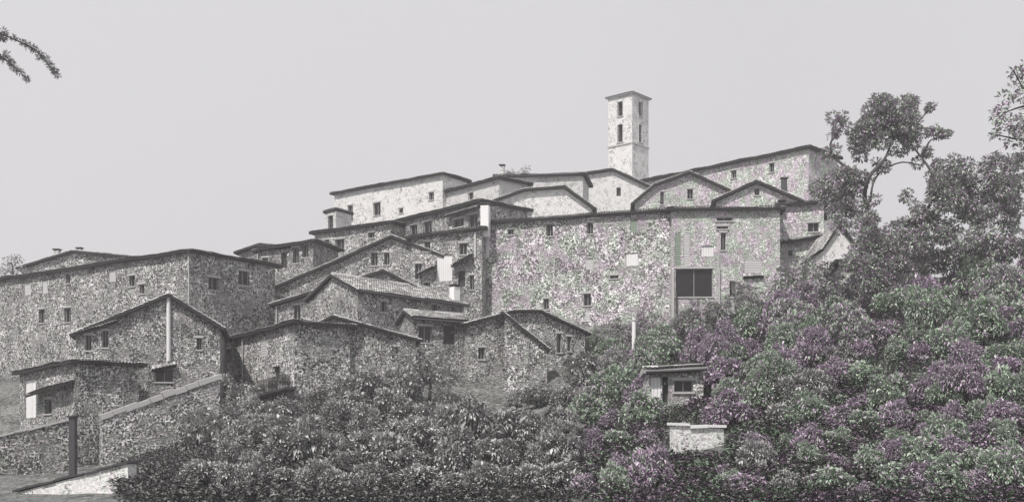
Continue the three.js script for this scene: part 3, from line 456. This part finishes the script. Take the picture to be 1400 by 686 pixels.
tree('big_tree', 'large open-crowned tree with looping dark limbs on the right slope', [
  [0.34, [[1222, 430, TD], [1218, 390, TD], [1206, 340, TD], [1192, 300, TD - 1]], 0.2],
  [0.2, [[1194, 304, TD - 1], [1183, 272, TD - 1], [1188, 244, TD - 2], [1212, 214, TD - 1], [1222, 180, TD]], 0.06],
  [0.15, [[1186, 256, TD - 1], [1166, 236, TD], [1140, 212, TD + 1], [1136, 196, TD + 1], [1149, 178, TD + 1], [1149, 158, TD + 1]], 0.05],
  [0.16, [[1206, 340, TD], [1250, 306, TD - 1], [1278, 268, TD - 2], [1274, 236, TD - 2], [1255, 208, TD - 1], [1236, 186, TD]], 0.05],
  [0.14, [[1252, 304, TD - 1], [1300, 276, TD - 2], [1340, 248, TD - 2], [1382, 232, TD - 3]], 0.04],
  [0.1, [[1262, 214, TD - 1], [1276, 190, TD], [1300, 190, TD]], 0.02], [0.09, [[1240, 190, TD], [1262, 160, TD], [1284, 140, TD]], 0.02],
  [0.1, [[1320, 262, TD - 2], [1340, 290, TD - 2], [1350, 312, TD - 2]], 0.03], [0.12, [[1160, 232, TD], [1140, 250, TD + 1], [1130, 280, TD + 1]], 0.03], [0.1, [[1188, 300, TD - 1], [1200, 240, TD + 1], [1232, 222, TD + 1], [1262, 226, TD + 1]], 0.04],
], [[1147, 166, TD + 1, 13], [1185, 165, TD, 22], [1210, 152, TD, 20], [1240, 160, TD - 1, 22], [1196, 190, TD, 18], [1222, 185, TD, 22], [1250, 190, TD, 16], [1275, 178, TD, 12, 0.5], [1292, 184, TD, 9, 0.5], [1276, 148, TD, 9, 0.5], [1168, 190, TD, 14], [1262, 212, TD, 12], [1150, 240, TD, 20], [1135, 262, TD + 1, 18], [1165, 262, TD, 14], [1237, 268, TD, 8], [1280, 250, TD - 2, 14], [1290, 276, TD - 2, 22], [1270, 295, TD - 1, 18], [1305, 240, TD - 2, 18], [1330, 252, TD - 2, 22], [1318, 282, TD - 2, 16], [1345, 232, TD - 2, 14], [1372, 236, TD - 3, 18], [1386, 222, TD - 3, 14], [1356, 290, TD - 2, 16], [1385, 300, TD - 2, 16], [1210, 318, TD - 1, 18], [1180, 306, TD, 14], [1240, 316, TD, 18], [1160, 290, TD + 1, 14], [1300, 312, TD - 1, 18], [1345, 330, TD - 2, 18], [1270, 335, TD, 22], [1215, 350, TD, 20], [1320, 345, TD - 1, 20], [1385, 335, TD - 2, 18], [1150, 300, TD, 20], [1300, 260, TD, 24], [1340, 270, TD, 24], [1370, 270, TD, 18], [1230, 345, TD + 1, 24], [1290, 345, TD + 1, 24], [1360, 350, TD, 24], [1195, 345, TD, 18], [1255, 360, TD + 1, 24], [1325, 365, TD, 26], [1215, 170, TD + 1, 26], [1180, 200, TD + 1, 16], [1184, 280, TD - 1, 12], [1186, 240, TD - 1, 9], [1205, 226, TD, 10], [1276, 232, TD - 1, 11], [1284, 262, TD - 2, 14], [1262, 290, TD - 1, 16], [1136, 210, TD + 1, 9], [1143, 186, TD + 1, 8], [1160, 246, TD, 14], [1205, 385, TD - 4, 24], [1240, 390, TD - 4, 24], [1222, 365, TD - 4, 22], [1180, 370, TD - 4, 18], [1390, 250, TD - 3, 18], [1310, 226, TD - 2, 14], [1360, 214, TD - 3, 10], [1330, 300, TD - 2, 16], [1250, 140, TD, 12], [1200, 140, TD, 12], [1200, 330, TD - 3, 20], [1216, 348, TD - 3, 22], [1186, 316, TD - 3, 16], [1192, 296, TD - 3, 11], [1176, 345, TD - 3, 14], [1250, 330, TD - 3, 20], [1385, 275, TD - 3, 16], [1300, 330, TD - 3, 20], [1150, 275, TD, 16]], 64000, 0.24, mixPal, 901);
tree('overhanging_tree', 'tree leaning in with thin leafy boughs at the right edge', [
  [0.3, [[1500, 560, 50], [1490, 380, 50], [1478, 240, 50]], 0.18], [0.1, [[1482, 260, 50], [1440, 205, 49], [1390, 190, 48], [1352, 182, 48]], 0.02], [0.09, [[1480, 240, 50], [1440, 160, 49], [1400, 120, 48], [1386, 95, 48]], 0.02], [0.06, [[1420, 140, 49], [1380, 152, 48], [1366, 160, 48]], 0.02],
], [[1392, 98, 48, 12], [1388, 128, 48, 13], [1370, 158, 48, 12], [1386, 170, 48, 16], [1360, 184, 48, 10, 0.6], [1392, 192, 48, 12], [1430, 170, 49, 40], [1450, 120, 49, 40], [1440, 215, 49, 34], [1500, 180, 50, 60], [1490, 250, 50, 50]], 8000, 0.17, mixPal, 902);
tree('overhanging_pine', 'tree reaching in with drooping needle twigs at the upper left edge', [
  [0.28, [[-180, 640, 42], [-170, 330, 42], [-160, 60, 42], [-150, -60, 42]], 0.1], [0.08, [[-165, 120, 42], [-90, 60, 41], [-20, 40, 40], [28, 58, 40]], 0.02], [0.03, [[20, 54, 40], [50, 70, 40], [66, 90, 40], [80, 104, 40]], 0.008], [0.05, [[-60, 50, 41], [-10, 70, 40], [20, 92, 40], [40, 113, 40]], 0.008],
], [[30, 58, 40, 2.6], [38, 62, 40, 3], [46, 68, 40, 3.6], [54, 75, 40, 3.6], [60, 82, 40, 3.6], [66, 90, 40, 3.6], [72, 97, 40, 3], [78, 103, 40, 2.4], [20, 93, 40, 3], [27, 100, 40, 3], [34, 107, 40, 2.6], [14, 86, 40, 3.4], [4, 78, 40, 5], [18, 52, 40, 3], [0, 46, 40, 6], [-30, 48, 40, 14], [-70, 58, 41, 18], [-120, 80, 41, 26], [-160, 20, 42, 34], [-200, 90, 42, 30]], 24000, 0.12, needlePal, 903, null, 0.09);
function smallTree(label, px, base, d, crown, pal, seed, n = 2200) { tree('small_tree', label, [[0.16, [[px, base, d], [px + 3, (base + crown[0][1]) / 2, d], [crown[0][0], crown[0][1], d]], 0.06], [0.08, [[px + 2, (base + crown[0][1]) / 2, d], [crown[1][0], crown[1][1], d]], 0.03]], crown.map(c => [c[0], c[1], d + (c[3] ?? 0), c[2]]), n, 0.26, pal, seed); }
smallTree('spreading grey-leaved tree between the foremost gable and small-window cottage', 585, 560, 94, [[580, 490, 26], [545, 490, 20], [610, 488, 24], [560, 515, 22], [625, 512, 16], [600, 525, 22], [540, 525, 16]], greyPal, 911);
smallTree('small leafy tree by the ramp wall under the balcony house', 330, 580, 86, [[330, 545, 16], [318, 560, 14], [345, 560, 16], [310, 520, 10], [340, 530, 10]], greyPal, 912, 1500);
smallTree('small leafy tree on the skyline behind the corner house', 14, 385, 137, [[14, 358, 10], [8, 370, 10], [24, 366, 8]], greyPal, 913, 600);
smallTree('small rooftop-high tree standing up over the roof below the bell tower', 706, 262, 152, [[704, 238, 9], [716, 238, 8], [694, 240, 7]], greyPal, 914, 600);
smallTree('shrubby tree against the foot of the great wall house', 885, 490, 100, [[888, 440, 16], [872, 452, 14], [905, 450, 15], [895, 470, 16], [868, 474, 14], [850, 480, 12]], mixPal, 915);
smallTree('leafy tree below the large dark loggia', 968, 470, 102, [[965, 425, 18], [985, 428, 16], [948, 440, 14], [1000, 440, 16], [970, 450, 18]], mixPal, 916);
smallTree('leafy tree under the narrow house at the village end', 1088, 430, 103, [[1085, 380, 20], [1110, 372, 20], [1060, 392, 18], [1130, 385, 18], [1040, 402, 16], [1100, 400, 20]], mixPal, 917, 2800);
smallTree('leafy tree in front of the white gable end', 1150, 440, 93, [[1150, 390, 16], [1128, 372, 14], [1176, 388, 14], [1216, 376, 14], [1242, 366, 16]], mixPal, 918, 1800);
// potted plants on the balcony
for (const [x, s] of [[360, 0.5], [376, 0.6], [392, 0.55]]) {
  const P = at(x, 545 - (x - 350) * 0.31, 108 - (x - 294) * 0.125); P.z += 0.35; const g = thing('potted_plant', 'leafy potted plant standing on the balcony floor', 'plant', 'plants on the balcony', [P.x, P.y + 0.02, P.z]);
  const pot = new THREE.CylinderGeometry(0.2, 0.14, 0.34, 10); pot.translate(0, 0.17, 0); mesh('pot', pot, M.sill, g);
  const f = protos.low[0].leaves.clone(); f.scale(s, s, s); f.translate(0, 0.3, 0); mesh('foliage', f, leafMat, g);
}
// ground cover nobody could count
{
  const R = rng(31), g0 = clumps([[0, 0.15, 0, 0.35], [0.3, 0.1, 0.2, 0.25], [-0.25, 0.12, -0.2, 0.28]], 90, 0.13, [[.9, .9, .9], [.6, .6, .6], [.25, .25, .25], [.15, .15, .15]], rng(32));
  const N = 9000, im = new THREE.InstancedMesh(g0, leafMat, N), m = new THREE.Matrix4(), q = new THREE.Quaternion(), up = V(0, 1, 0), c = new THREE.Color(); let k = 0, guard = 0;
  while (k < N && guard++ < 200000) {
    const px = 120 + R() * 1330, d = 41 + R() * 68, x = (px - 700) / F * d, y = ground(x, d), py = HZ - (y - EYE) * F / d; if (py < edgeAt(px) - 4 || (px > 908 && px < 1000 && py > 586 && py < 632)) continue;
    q.setFromAxisAngle(up, R() * 6.28); const s = 0.7 + R() * 0.9; m.compose(V(x, y, -d), q, V(s, s, s)); im.setMatrixAt(k, m);
    const b = 0.26; if (px > 780 && R() < 0.8) { if (R() < 0.5) c.setRGB(b * 0.75, b * 1.05, b * 0.75); else c.setRGB(b * 1.02, b * 0.75, b * 1.05); } else c.setRGB(b, b, b); im.setColorAt(k, c); k++;
  }
  im.count = k; im.name = 'ground_cover'; im.castShadow = im.receiveShadow = true; scene.add(im); tag(im, 'low leafy ground cover spread over the slope', 'ground cover', null, 'stuff');
}
renderer.render(scene, camera);
